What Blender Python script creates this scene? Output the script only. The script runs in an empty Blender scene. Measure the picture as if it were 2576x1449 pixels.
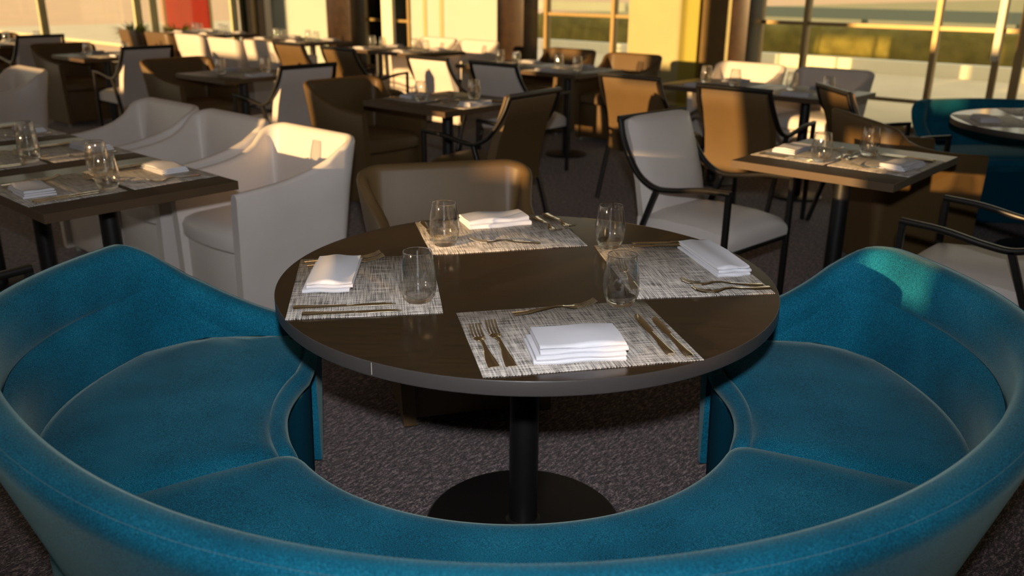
import bpy, bmesh, math, random
from mathutils import Vector, Matrix
random.seed(7)
R = math.radians
scn = bpy.context.scene
COL = scn.collection
# ------------------------------------------------------------------ grid of the dining room (tables stand on a diagonal grid)
GA = R(48.0)
UX, UY = math.cos(GA), math.sin(GA)          # u runs away to the right, v runs right and towards the viewer
def uv(u, v, z=0.0):
    return Vector((u * UX + v * UY, u * UY - v * UX, z))
AZ_U, AZ_NU, AZ_V, AZ_NV = 48.0, 228.0, -42.0, 138.0

# ------------------------------------------------------------------ camera
CAM_POS = Vector((0.0, 0.0, 1.4656))
PITCH, ROLL, FPX = R(19.3176), R(0.4877), 2191.43
fwd = Vector((0, math.cos(PITCH), -math.sin(PITCH)))
r0 = Vector((1, 0, 0)); u0 = r0.cross(fwd)
rt = math.cos(ROLL) * r0 + math.sin(ROLL) * u0
up = -math.sin(ROLL) * r0 + math.cos(ROLL) * u0
cam = bpy.data.cameras.new('camera')
cam.sensor_width = 36.0
cam.lens = 36.0 * FPX / 2576.0
cam.clip_start = 0.05; cam.clip_end = 300
cam.dof.use_dof = True
cam.dof.focus_distance = 2.05
cam.dof.aperture_fstop = 3.2
co = bpy.data.objects.new('camera', cam); COL.objects.link(co)
m = Matrix((rt, up, -fwd)).transposed().to_4x4(); m.translation = CAM_POS
co.matrix_world = m
scn.camera = co
def px_x(p):                                  # picture column of a point, only used to word the labels
    d = Vector(p) - CAM_POS
    return 1288 + FPX * d.dot(rt) / max(d.dot(fwd), 0.01)

# ------------------------------------------------------------------ materials
def new_mat(name):
    mt = bpy.data.materials.new(name); mt.use_nodes = True
    nt = mt.node_tree
    return mt, nt, nt.nodes['Principled BSDF']
def setp(b, **k):
    for kk, v in k.items():
        b.inputs[kk.replace('_', ' ')].default_value = v
def srgb(r, g, b):
    f = lambda c: (c / 255 / 12.92) if c / 255 <= 0.04045 else ((c / 255 + 0.055) / 1.055) ** 2.4
    return (f(r), f(g), f(b), 1)
def node(nt, t, **k):
    n = nt.nodes.new(t)
    for kk, v in k.items(): setattr(n, kk, v)
    return n
def coords(nt, scale=(1, 1, 1), rot=0.0, kind='Object'):
    tc = node(nt, 'ShaderNodeTexCoord'); mp = node(nt, 'ShaderNodeMapping')
    mp.inputs['Scale'].default_value = scale
    mp.inputs['Rotation'].default_value = (0, 0, rot)
    nt.links.new(tc.outputs[kind], mp.inputs['Vector'])
    return mp.outputs['Vector']
def noise(nt, vec, scale, detail=2.0, rough=0.5):
    n = node(nt, 'ShaderNodeTexNoise')
    n.inputs['Scale'].default_value = scale; n.inputs['Detail'].default_value = detail
    n.inputs['Roughness'].default_value = rough
    nt.links.new(vec, n.inputs['Vector'])
    return n.outputs['Fac']
def ramp(nt, fac, stops):
    r = node(nt, 'ShaderNodeValToRGB')
    e = r.color_ramp.elements
    while len(e) < len(stops): e.new(0.5)
    for el, (p, c) in zip(e, stops): el.position = p; el.color = c
    nt.links.new(fac, r.inputs['Fac'])
    return r.outputs['Color']
def bump(nt, fac, b, strength, dist=0.002):
    n = node(nt, 'ShaderNodeBump')
    n.inputs['Strength'].default_value = strength; n.inputs['Distance'].default_value = dist
    nt.links.new(fac, n.inputs['Height']); nt.links.new(n.outputs['Normal'], b.inputs['Normal'])
def simple(name, col, rough=0.5, metal=0.0, var=0.0, vscale=6.0, bscale=0, bstr=0.1, **k):
    mt, nt, b = new_mat(name)
    setp(b, Roughness=rough, Metallic=metal, **k)
    vec = coords(nt)
    f = noise(nt, vec, vscale, 3)
    c1 = tuple(c * (1 - var) for c in col[:3]) + (1,); c2 = tuple(min(1, c * (1 + var)) for c in col[:3]) + (1,)
    nt.links.new(ramp(nt, f, [(0.3, c1), (0.7, c2)]), b.inputs['Base Color'])
    if bscale: bump(nt, noise(nt, vec, bscale, 2), b, bstr)
    return mt
M = {}
def fabric(name, dark, light, sheen, sheen_tint, scale=420, rough=0.9):
    mt, nt, b = new_mat(name)
    setp(b, Roughness=rough, Sheen_Weight=sheen, Sheen_Roughness=0.35, Sheen_Tint=sheen_tint, Specular_IOR_Level=0.2)
    vec = coords(nt)
    f1 = noise(nt, vec, scale, 3, 0.7); f2 = noise(nt, vec, 5, 2)
    mx = node(nt, 'ShaderNodeMath', operation='MULTIPLY_ADD'); nt.links.new(f2, mx.inputs[0]); mx.inputs[1].default_value = 0.25
    nt.links.new(f1, mx.inputs[2])
    nt.links.new(ramp(nt, mx.outputs[0], [(0.47, dark), (0.74, light), (0.92, (0.14, 0.34, 0.36, 1))]), b.inputs['Base Color'])
    bump(nt, f1, b, 0.35, 0.0015)
    return mt
M['teal'] = fabric('teal_wool', srgb(0, 50, 71), srgb(10, 117, 148), 0.26, (0.62, 0.80, 0.70, 1), 460)
M['teal_base'] = simple('deep_teal_wool', srgb(0, 70, 92), 0.95, var=0.2, vscale=300, Specular_IOR_Level=0.1)
M['white'] = simple('white_leatherette', srgb(214, 206, 200), 0.42, var=0.03, bscale=260, bstr=0.05)
M['brown'] = simple('brown_leatherette', srgb(94, 73, 43), 0.5, var=0.05, bscale=260, bstr=0.05)
M['black'] = simple('black_metal', srgb(26, 24, 22), 0.35, metal=0.0, var=0.1)
M['pole'] = simple('black_powder_coat', srgb(18, 17, 17), 0.45, var=0.1)
M['joint'] = simple('edge_band_joint', srgb(190, 180, 165), 0.6)
M['steel'] = simple('polished_steel', (0.90, 0.80, 0.62, 1), 0.13, metal=1.0)
M['napkin'] = simple('white_linen', srgb(208, 208, 214), 0.85, var=0.02, bscale=900, bstr=0.08)
def mat_top(name, a, b_, rough):
    mt, nt, b = new_mat(name)
    setp(b, Roughness=rough, Specular_IOR_Level=0.5)
    vec = coords(nt, (2, 26, 1))
    f = noise(nt, vec, 5, 5, 0.6)
    nt.links.new(ramp(nt, f, [(0.3, a), (0.7, b_)]), b.inputs['Base Color'])
    bump(nt, f, b, 0.02, 0.001)
    return mt
M['top'] = mat_top('dark_wenge_laminate', srgb(42, 32, 21), srgb(58, 44, 28), 0.19)
M['top2'] = mat_top('dark_grey_laminate', srgb(44, 37, 29), srgb(60, 50, 38), 0.36)
def mat_weave():
    mt, nt, b = new_mat('woven_vinyl')
    setp(b, Roughness=0.55)
    tc = node(nt, 'ShaderNodeTexCoord')
    sep = node(nt, 'ShaderNodeSeparateXYZ'); nt.links.new(tc.outputs['Object'], sep.inputs[0])
    def sine(sock, freq):
        mu = node(nt, 'ShaderNodeMath', operation='MULTIPLY'); nt.links.new(sock, mu.inputs[0]); mu.inputs[1].default_value = freq
        s = node(nt, 'ShaderNodeMath', operation='SINE'); nt.links.new(mu.outputs[0], s.inputs[0]); return s.outputs[0]
    sx, sy = sine(sep.outputs['X'], 2 * math.pi / 0.0062), sine(sep.outputs['Y'], 2 * math.pi / 0.0054)
    pr = node(nt, 'ShaderNodeMath', operation='MULTIPLY'); nt.links.new(sx, pr.inputs[0]); nt.links.new(sy, pr.inputs[1])
    a1 = noise(nt, coords(nt, (12, 330, 1)), 1.0, 1); a2 = noise(nt, coords(nt, (290, 14, 1)), 1.0, 1)
    ad = node(nt, 'ShaderNodeMath', operation='ADD'); nt.links.new(a1, ad.inputs[0]); nt.links.new(a2, ad.inputs[1])
    mx = node(nt, 'ShaderNodeMath', operation='MULTIPLY_ADD'); nt.links.new(pr.outputs[0], mx.inputs[0]); mx.inputs[1].default_value = 0.22
    nt.links.new(ad.outputs[0], mx.inputs[2])
    sc = node(nt, 'ShaderNodeMath', operation='MULTIPLY'); nt.links.new(mx.outputs[0], sc.inputs[0]); sc.inputs[1].default_value = 0.5
    nt.links.new(ramp(nt, sc.outputs[0], [(0.34, srgb(34, 32, 30)), (0.45, srgb(140, 133, 126)), (0.60, srgb(214, 207, 198))]), b.inputs['Base Color'])
    bump(nt, pr.outputs[0], b, 0.4, 0.001)
    return mt
M['weave'] = mat_weave()
M['edge2'] = simple('wooden_edge_band', srgb(76, 58, 38), 0.5, var=0.1)
M['edge'] = simple('dark_grey_edge', srgb(58, 54, 52), 0.35, var=0.05)
def mat_carpet():
    mt, nt, b = new_mat('mottled_carpet')
    setp(b, Roughness=0.95, Sheen_Weight=0.1)
    v1 = coords(nt, (1, 1, 1), 0.4); v2 = coords(nt, (1, 3.2, 1), R(-32))
    f1 = noise(nt, v2, 34, 5, 0.75); f2 = noise(nt, v1, 170, 2, 0.6)
    ad = node(nt, 'ShaderNodeMath', operation='MULTIPLY_ADD'); nt.links.new(f2, ad.inputs[0]); ad.inputs[1].default_value = 0.55
    nt.links.new(f1, ad.inputs[2])
    nt.links.new(ramp(nt, ad.outputs[0], [(0.58, srgb(30, 24, 26)), (0.78, srgb(86, 76, 78)), (0.98, srgb(196, 172, 170))]), b.inputs['Base Color'])
    bump(nt, f2, b, 0.5, 0.004)
    return mt
M['carpet'] = mat_carpet()
def mat_glass(name, clear, rough=0.0, tint=(1, 1, 1, 1), fres=1.45):
    mt = bpy.data.materials.new(name); mt.use_nodes = True; nt = mt.node_tree
    nt.nodes.remove(nt.nodes['Principled BSDF']); out = nt.nodes['Material Output']
    gl = node(nt, 'ShaderNodeBsdfGlass'); gl.inputs['Roughness'].default_value = rough; gl.inputs['IOR'].default_value = fres
    gl.inputs['Color'].default_value = tint
    tr = node(nt, 'ShaderNodeBsdfTransparent'); mx = node(nt, 'ShaderNodeMixShader'); mx.inputs['Fac'].default_value = clear
    nt.links.new(gl.outputs[0], mx.inputs[1]); nt.links.new(tr.outputs[0], mx.inputs[2]); nt.links.new(mx.outputs[0], out.inputs['Surface'])
    return mt
def mat_clear(name):
    mt = bpy.data.materials.new(name); mt.use_nodes = True; nt = mt.node_tree
    nt.nodes.remove(nt.nodes['Principled BSDF']); out = nt.nodes['Material Output']
    g = node(nt, 'ShaderNodeBsdfGlossy'); g.inputs['Roughness'].default_value = 0.03
    tr = node(nt, 'ShaderNodeBsdfTransparent'); tr.inputs['Color'].default_value = (0.995, 0.995, 0.99, 1)
    lw = node(nt, 'ShaderNodeLayerWeight'); lw.inputs['Blend'].default_value = 0.5
    pw = node(nt, 'ShaderNodeMath', operation='POWER'); nt.links.new(lw.outputs['Facing'], pw.inputs[0]); pw.inputs[1].default_value = 3.0
    ml = node(nt, 'ShaderNodeMath', operation='MULTIPLY_ADD'); nt.links.new(pw.outputs[0], ml.inputs[0]); ml.inputs[1].default_value = 0.75; ml.inputs[2].default_value = 0.08
    mx = node(nt, 'ShaderNodeMixShader')
    nt.links.new(ml.outputs[0], mx.inputs['Fac']); nt.links.new(tr.outputs[0], mx.inputs[1]); nt.links.new(g.outputs[0], mx.inputs[2])
    gl = node(nt, 'ShaderNodeBsdfGlass'); gl.inputs['IOR'].default_value = 1.45; gl.inputs['Roughness'].default_value = 0.0
    m2 = node(nt, 'ShaderNodeMixShader'); m2.inputs['Fac'].default_value = 0.08
    nt.links.new(mx.outputs[0], m2.inputs[1]); nt.links.new(gl.outputs[0], m2.inputs[2])
    nt.links.new(m2.outputs[0], out.inputs['Surface'])
    return mt
M['glass'] = mat_clear('clear_tumbler_glass')
M['glass_base'] = mat_glass('thick_glass_base', 0.1)
def mat_pane():
    mt = bpy.data.materials.new('window_glass'); mt.use_nodes = True; nt = mt.node_tree
    nt.nodes.remove(nt.nodes['Principled BSDF']); out = nt.nodes['Material Output']
    g = node(nt, 'ShaderNodeBsdfGlossy'); g.inputs['Roughness'].default_value = 0.02
    tr = node(nt, 'ShaderNodeBsdfTransparent'); tr.inputs['Color'].default_value = (0.93, 0.95, 0.9, 1)
    fr = node(nt, 'ShaderNodeFresnel'); fr.inputs['IOR'].default_value = 1.45
    mx = node(nt, 'ShaderNodeMixShader')
    nt.links.new(fr.outputs[0], mx.inputs['Fac']); nt.links.new(tr.outputs[0], mx.inputs[1]); nt.links.new(g.outputs[0], mx.inputs[2])
    nt.links.new(mx.outputs[0], out.inputs['Surface'])
    return mt
M['pane'] = mat_pane()
M['cream'] = simple('cream_plaster', (0.46, 0.53, 0.50, 1), 0.8, var=0.02, vscale=2)
M['yellow'] = simple('yellow_plaster', (0.44, 0.40, 0.20, 1), 0.75, var=0.04, vscale=2)
M['mustard'] = simple('mustard_panel', (0.38, 0.33, 0.05, 1), 0.7, var=0.03, vscale=2)
M['olive'] = simple('olive_brown_panel', srgb(120, 96, 48), 0.6, var=0.1)
M['pillar'] = simple('dark_wood_cladding', srgb(46, 30, 16), 0.4, var=0.35, vscale=9)
M['mullion'] = simple('bronze_aluminium', srgb(176, 150, 100), 0.4, metal=0.3, var=0.05)
M['pale'] = simple('sunlit_tint_aluminium', srgb(236, 226, 170), 0.5, var=0.04)  # lighter copy of the mullion metal, sunlight painted into its colour
M['bright'] = simple('satin_white_metal', srgb(250, 240, 214), 0.35, var=0.01)
M['ceiling'] = simple('ceiling_paint', srgb(205, 192, 172), 0.9, var=0.02)
M['wall'] = simple('room_paint', srgb(150, 128, 96), 0.9, var=0.04, vscale=2)
M['terrace'] = simple('pale_terrace_stone', srgb(226, 208, 176), 0.9, var=0.06, vscale=1.2)
M['sand'] = simple('sunlit_sandy_ground', srgb(226, 188, 152), 0.95, var=0.06, vscale=0.5)
M['road'] = simple('grey_road', srgb(172, 160, 112), 0.9, var=0.14, vscale=0.6)
M['hedge'] = simple('olive_hedge', srgb(128, 114, 50), 0.95, var=0.3, vscale=3, bscale=14, bstr=1.0)
M['leaf'] = simple('green_leaf', srgb(176, 182, 84), 0.7, var=0.3, vscale=20)
M['red'] = simple('red_banner_cloth', srgb(232, 66, 34), 0.8, var=0.05)
M['rail'] = simple('grey_rail', srgb(150, 156, 140), 0.6)

# ------------------------------------------------------------------ mesh helpers
class MB:
    def __init__(s): s.v = []; s.f = []
    def add(s, vs, fs):
        o = len(s.v); s.v += [tuple(p) for p in vs]; s.f += [tuple(i + o for i in f) for f in fs]
    def box(s, x0, x1, y0, y1, z0, z1, bev=0.0, seg=2):
        bm = bmesh.new(); bmesh.ops.create_cube(bm, size=1)
        for v in bm.verts:
            v.co = Vector(((x0 + x1) / 2 + v.co.x * (x1 - x0), (y0 + y1) / 2 + v.co.y * (y1 - y0), (z0 + z1) / 2 + v.co.z * (z1 - z0)))
        if bev: bmesh.ops.bevel(bm, geom=bm.edges[:], offset=bev, segments=seg, affect='EDGES', profile=0.5)
        bm.verts.index_update()
        s.add([v.co for v in bm.verts], [[v.index for v in f.verts] for f in bm.faces]); bm.free()
    def lathe(s, prof, n=48, cx=0, cy=0, closed=False):
        o = []; fs = []
        k = len(prof)
        for i in range(n):
            a = 2 * math.pi * i / n
            for r, z in prof: o.append((cx + r * math.cos(a), cy + r * math.sin(a), z))
        for i in range(n):
            j = (i + 1) % n
            for q in range(k if closed else k - 1):
                q2 = (q + 1) % k
                fs.append((i * k + q, j * k + q, j * k + q2, i * k + q2))
        if not closed:
            fs.append(tuple(i * k for i in reversed(range(n)))); fs.append(tuple(i * k + k - 1 for i in range(n)))
        s.add(o, fs)
    def tube(s, pts, ra, rb=None, n=8, square=False, side=None):
        """bar along a polyline, section ra wide (along side) by rb"""
        pts = [Vector(p) for p in pts]; rb = rb or ra
        o = []; fs = []
        N = len(pts)
        for i, p in enumerate(pts):
            t = (pts[min(i + 1, N - 1)] - pts[max(i - 1, 0)]).normalized()
            sd = Vector(side) if side else (Vector((0, 0, 1)).cross(t) if abs(t.z) < 0.95 else Vector((1, 0, 0)))
            sd = (sd - t * sd.dot(t)).normalized(); nn = t.cross(sd)
            if square:
                c = 0.75
                q = [(1, c), (c, 1), (-c, 1), (-1, c), (-1, -c), (-c, -1), (c, -1), (1, -c)]
            else:
                q = [(math.cos(2 * math.pi * k / n), math.sin(2 * math.pi * k / n)) for k in range(n)]
            # keep full section through bends
            for a, b in q: o.append(p + sd * a * ra + nn * b * rb)
        k = len(q)
        for i in range(N - 1):
            for a in range(k):
                b = (a + 1) % k
                fs.append((i * k + a, i * k + b, (i + 1) * k + b, (i + 1) * k + a))
        fs.append(tuple(reversed(range(k)))); fs.append(tuple((N - 1) * k + a for a in range(k)))
        s.add(o, fs)
    def strips(s, rows, close_rows=False, close_cols=False, caps=False):
        n = len(rows); k = len(rows[0]); o = [p for r in rows for p in r]; fs = []
        for i in range(n if close_rows else n - 1):
            i2 = (i + 1) % n
            for a in range(k if close_cols else k - 1):
                b = (a + 1) % k
                fs.append((i * k + a, i * k + b, i2 * k + b, i2 * k + a))
        if caps:
            fs.append(tuple(range(k))); fs.append(tuple((n - 1) * k + a for a in reversed(range(k))))
        s.add(o, fs)
    def build(s, name, mat, parent=None, smooth=40, loc=None, rotz=0.0):
        me = bpy.data.meshes.new(name); me.from_pydata(s.v, [], s.f); me.update()
        bm = bmesh.new(); bm.from_mesh(me); bmesh.ops.recalc_face_normals(bm, faces=bm.faces[:]); bm.to_mesh(me); bm.free()
        me.materials.append(mat)
        ob = bpy.data.objects.new(name, me); COL.objects.link(ob)
        if smooth:
            me.polygons.foreach_set('use_smooth', [True] * len(me.polygons))
            try: me.set_sharp_from_angle(angle=R(smooth))
            except Exception: pass
        if parent: ob.parent = parent
        if loc is not None: ob.location = loc
        ob.rotation_euler.z = rotz
        return ob
def tag(o, label, cat, group=None):
    o['label'] = label; o['category'] = cat
    if group: o['group'] = group
    return o
def empty(name, loc=(0, 0, 0), rz=0.0):
    o = bpy.data.objects.new(name, None); COL.objects.link(o); o.location = loc; o.rotation_euler.z = rz
    o.empty_display_size = 0.05
    return o
def struct(o):
    o['kind'] = 'structure'; return o
def copy_thing(src, loc, rz):
    c = src.copy(); COL.objects.link(c); c.location = loc; c.rotation_euler.z = rz
    for ch in src.children:
        d = ch.copy(); COL.objects.link(d); d.parent = c
        for g in ch.children:
            e = g.copy(); COL.objects.link(e); e.parent = d
    return c
def facing(az):                                # local +Y turned to look along azimuth az (degrees)
    return R(az - 90)

# ------------------------------------------------------------------ chairs
def spline(pts, n):
    """Catmull-Rom through 2-D / 3-D points"""
    P = [Vector(p) for p in pts]; P = [2 * P[0] - P[1]] + P + [2 * P[-1] - P[-2]]
    out = []
    for i in range(1, len(P) - 2):
        for k in range(n):
            t = k / n
            out.append(0.5 * ((2 * P[i]) + (P[i + 1] - P[i - 1]) * t + (2 * P[i - 1] - 5 * P[i] + 4 * P[i + 1] - P[i + 2]) * t * t
                              + (3 * P[i] - P[i - 1] - 3 * P[i + 1] + P[i + 2]) * t ** 3))
    out.append(P[-2]); return out
def interp(xs, ys, x):
    if x <= xs[0]: return ys[0]
    for a, b, c, d in zip(xs, xs[1:], ys, ys[1:]):
        if x <= b:
            t = (x - a) / (b - a); t = t * t * (3 - 2 * t); return c + (d - c) * t
    return ys[-1]
def monotone(xs, ys, x):
    """smooth monotone curve through the points (cubic Hermite, limited slopes)"""
    if x <= xs[0]: return ys[0]
    if x >= xs[-1]: return ys[-1]
    n = len(xs); d = [(ys[i + 1] - ys[i]) / (xs[i + 1] - xs[i]) for i in range(n - 1)]
    m_ = [d[0]] + [0 if d[i - 1] * d[i] <= 0 else 2 * d[i - 1] * d[i] / (d[i - 1] + d[i]) for i in range(1, n - 1)] + [d[-1]]
    for i in range(n - 1):
        if x <= xs[i + 1]:
            h = xs[i + 1] - xs[i]; t = (x - xs[i]) / h
            return ((1 + 2 * t) * (1 - t) ** 2 * ys[i] + t * (1 - t) ** 2 * h * m_[i] + t * t * (3 - 2 * t) * ys[i + 1] + t * t * (t - 1) * h * m_[i + 1])
def make_tub(mat):
    """upholstered tub chair, looks along +Y; back at y=-0.30"""
    root = empty('tub_chair')
    W, B, F, RC, TH = 0.295, -0.275, 0.30, 0.060, 0.044
    path = []                                   # (x, y, nx, ny, frac) outer plan line, normal outward
    for k in range(9): path.append((W, F + (B + RC - F) * k / 8, 1, 0))
    for k in range(1, 8):
        a = -math.pi / 2 * k / 8; path.append((W - RC + RC * math.cos(a), B + RC + RC * math.sin(a), math.cos(a), math.sin(a)))
    for k in range(9): path.append((W - RC - 2 * (W - RC) * k / 8, B, 0, -1))
    for k in range(1, 8):
        a = -math.pi / 2 - math.pi / 2 * k / 8; path.append((-W + RC + RC * math.cos(a), B + RC + RC * math.sin(a), math.cos(a), math.sin(a)))
    for k in range(9): path.append((-W, B + RC + (F - B - RC) * k / 8, -1, 0))
    rows = []
    for x, y, nx, ny in path:
        h = monotone([-0.275, -0.235, -0.15, -0.04, 0.10, 0.30], [0.815, 0.792, 0.724, 0.680, 0.655, 0.640], y)
        fl = 0.055 * max(0, min(1, (-y - 0.05) / 0.2))          # the back leans out
        tp = 0.035                                              # taper towards the floor
        def pt(off, z, f=1.0):
            k = (z / 0.8)
            return (x + nx * (off - tp * (1 - k) + fl * k * k * f), y + ny * (off - tp * (1 - k) + fl * k * k * f) , z)
        th = TH
        rows.append([pt(0, 0.03), pt(0, 0.30), pt(0, h * 0.75), pt(0, h - 0.02), pt(-0.006, h - 0.006), pt(-0.016, h), pt(-th + 0.016, h),
                     pt(-th + 0.004, h - 0.008), pt(-th, h - 0.025), pt(-th - 0.004, h * 0.75), pt(-th - 0.006, 0.40), pt(-th, 0.03)])
    b = MB(); b.strips(rows, close_cols=True, caps=True)
    b.build('shell', mat, root, 50)
    s = MB(); rowz = []                         # cushion with a bowed front and a crowned top
    n = 14
    for i in range(n + 1):
        x = -0.232 + 0.464 * i / n; e = abs(x) / 0.232
        fr = 0.285 + 0.025 * (1 - e * e)
        cz = 0.475 - 0.012 * e ** 4
        rowz.append([(x, -0.215, 0.36), (x, -0.215, cz - 0.005), (x, 0.0, cz + 0.004), (x, fr - 0.07, cz), (x, fr - 0.02, cz - 0.012), (x, fr, cz - 0.04), (x, fr - 0.002, 0.375), (x, fr - 0.02, 0.362)])
    s.strips(rowz, close_cols=True, caps=True)
    s.build('seat_cushion', mat, root, 50)
    f = MB(); f.box(-0.225, 0.225, 0.235, 0.268, 0.04, 0.358, 0.006); f.build('front_panel', mat, root)
    for sx in (-1, 1):
        for sy in (-0.2, 0.235):
            g = MB(); g.lathe([(0.014, 0.0), (0.016, 0.006), (0.016, 0.036)], 12, sx * 0.235, sy); g.build('foot', M['rail'], root)
    return root
def make_armchair(mat):
    """slim black frame armchair with padded seat and back, looks along +Y"""
    root = empty('armchair')
    X = 0.255
    for sx in (-1, 1):
        x = sx * X
        arm = [(x, 0.30, 0.637), (x, 0.15, 0.628), (x, 0.0, 0.602), (x, -0.10, 0.598), (x, -0.19, 0.640), (x * 0.985, -0.258, 0.72), (x * 0.96, -0.305, 0.80), (x * 0.93, -0.332, 0.878)]
        a = MB(); a.tube(spline(arm, 5), 0.013, 0.011, square=True, side=(1, 0, 0)); a.build('armrest', M['black'], root, 50)
        l = MB(); l.tube([(x, 0.288, 0.0), (x, 0.29, 0.628)], 0.013, 0.012, square=True, side=(1, 0, 0)); l.build('leg', M['black'], root)
        l = MB(); l.tube([(x, -0.29, 0.0), (x, -0.20, 0.30), (x, -0.085, 0.594)], 0.013, 0.012, square=True, side=(1, 0, 0)); l.build('leg', M['black'], root)
    t = MB(); t.tube([(-X * 0.93 - 0.012, -0.332, 0.878), (X * 0.93 + 0.012, -0.332, 0.878)], 0.012, 0.015, square=True, side=(0, 1, 0)); t.build('top_rail', M['black'], root)
    t = MB()
    t.tube([(-X, 0.285, 0.36), (X, 0.285, 0.36)], 0.009, 0.011, square=True, side=(0, 1, 0))
    t.tube([(-X, -0.155, 0.40), (X, -0.155, 0.40)], 0.009, 0.011, square=True, side=(0, 1, 0)); t.build('stretcher', M['black'], root)
    s = MB(); rows = []
    n = 14
    for i in range(n + 1):
        x = -0.24 + 0.48 * i / n; e = abs(x) / 0.24; cz = 0.487 - 0.03 * e ** 4
        rows.append([(x, -0.20, 0.365), (x, -0.20, cz - 0.015), (x, -0.05, cz), (x, 0.15, cz), (x, 0.262, cz - 0.012), (x, 0.296, cz - 0.04), (x, 0.302, 0.40), (x, 0.30, 0.375), (x, 0.285, 0.367)])
    s.strips(rows, close_cols=True, caps=True); s.build('seat', mat, root, 50)
    b = MB(); rows = []
    prof = [(0.345, -0.168), (0.45, -0.172), (0.60, -0.205), (0.74, -0.252), (0.85, -0.295)]
    for i in range(n + 1):
        e = -1 + 2 * i / n; ea = abs(e)
        bow = 0.016 * (1 - e * e)
        rw = []
        for z, y in prof:                       # front face, wide enough to hide the frame
            hw = 0.240 - 0.004 * max(0, (z - 0.45) / 0.45); rw.append((e * hw, y + 0.030 + bow - 0.022 * ea ** 6, z))
        hw = 0.232
        rw += [(e * hw, -0.292 + bow * 0.4, 0.884 - 0.006 * ea ** 6), (e * hw * 0.985, -0.308, 0.890 - 0.012 * ea ** 6), (e * hw * 0.95, -0.326, 0.866)]
        for z, y in reversed(prof):
            hw = 0.226 - 0.012 * max(0, (z - 0.45) / 0.45); rw.append((e * hw, y - 0.036, z))
        rows.append(rw)
    b.strips(rows, close_cols=True, caps=True); b.build('backrest', mat, root, 50)
    return root
protos = {}
def chair(kind, colr, pos, az, label, group=None):
    key = (kind, colr)
    if key not in protos:
        protos[key] = (make_tub if kind == 'tub' else make_armchair)(M[colr]); o = protos[key]
        o.location = pos; o.rotation_euler.z = facing(az)
    else:
        o = copy_thing(protos[key], pos, facing(az))
    return tag(o, label, 'chair', group)

# ------------------------------------------------------------------ tables
two_top = [None]
TH = 0.032
def make_two_top(a, b):
    """square pedestal table, a along local X, b along local Y"""
    root = empty('pedestal_table')
    t = MB(); t.box(-a / 2, a / 2, -b / 2, b / 2, 0.75 - TH, 0.75, 0.002); t.build('tabletop', M['top2'], root)
    e = MB(); A, B, w = a / 2 + 0.0012, b / 2 + 0.0012, 0.0016
    for x0, x1, y0, y1 in [(-A, A, -B, -B + w), (-A, A, B - w, B), (-A, -A + w, -B + w, B - w), (A - w, A, -B + w, B - w)]:
        e.box(x0, x1, y0, y1, 0.75 - TH - 0.0005, 0.7495)
    e.build('edge_band', M['edge2'], root, 0)
    p = MB(); p.lathe([(0.036, 0.014), (0.036, 0.75 - TH - 0.006), (0.075, 0.75 - TH - 0.004), (0.075, 0.75 - TH)], 24); p.build('pole', M['pole'], root, 30)
    q = MB(); q.lathe([(0.185, 0.0), (0.185, 0.01), (0.175, 0.016), (0.04, 0.02)], 40); q.build('base_plate', M['pole'], root, 30)
    return root
tproto = {}
def two(u, v, a, b, label, group=None):
    key = (a, b)
    p = uv(u, v)
    if key not in tproto: tproto[key] = make_two_top(a, b); o = tproto[key]; o.location = p; o.rotation_euler.z = GA
    else: o = copy_thing(tproto[key], p, GA)
    return tag(o, label, 'table', group)

def make_glass():
    b = MB()
    b.lathe([(0.0005, 0.0), (0.026, 0.0), (0.031, 0.003), (0.0378, 0.018), (0.0421, 0.036), (0.0431, 0.050), (0.0412, 0.076), (0.0372, 0.103), (0.0342, 0.122), (0.0336, 0.1238),
             (0.0328, 0.122), (0.0358, 0.103), (0.0398, 0.076), (0.0416, 0.050), (0.0404, 0.036), (0.0357, 0.0215), (0.027, 0.0135), (0.0005, 0.0115)], 48)
    return b
def make_fork(L=0.20):
    """tines towards +Y, rests on its handle end and the root of the tines"""
    b = MB(); k = L / 0.20
    st = [(-0.100, 0.0105, 0.0025), (-0.095, 0.0125, 0.0022), (-0.06, 0.0105, 0.0028), (-0.02, 0.006, 0.0060), (0.0, 0.0042, 0.0085), (0.02, 0.0045, 0.0075), (0.034, 0.009, 0.0045), (0.045, 0.0125, 0.003), (0.052, 0.0128, 0.003)]
    rows = [[(-w, y * k, z - 0.001), (w, y * k, z - 0.001), (w * 0.8, y * k, z + 0.001), (-w * 0.8, y * k, z + 0.001)] for y, w, z in st]
    b.strips(rows, close_cols=True, caps=True)
    for i in range(4):
        x = -0.0106 + 0.00707 * i
        b.tube([(x, 0.051 * k, 0.003), (x, 0.066 * k, 0.0034), (x, 0.084 * k, 0.0075), (x * 0.98, 0.100 * k, 0.0145)], 0.0019, 0.0012, square=True, side=(1, 0, 0))
    return b
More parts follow.
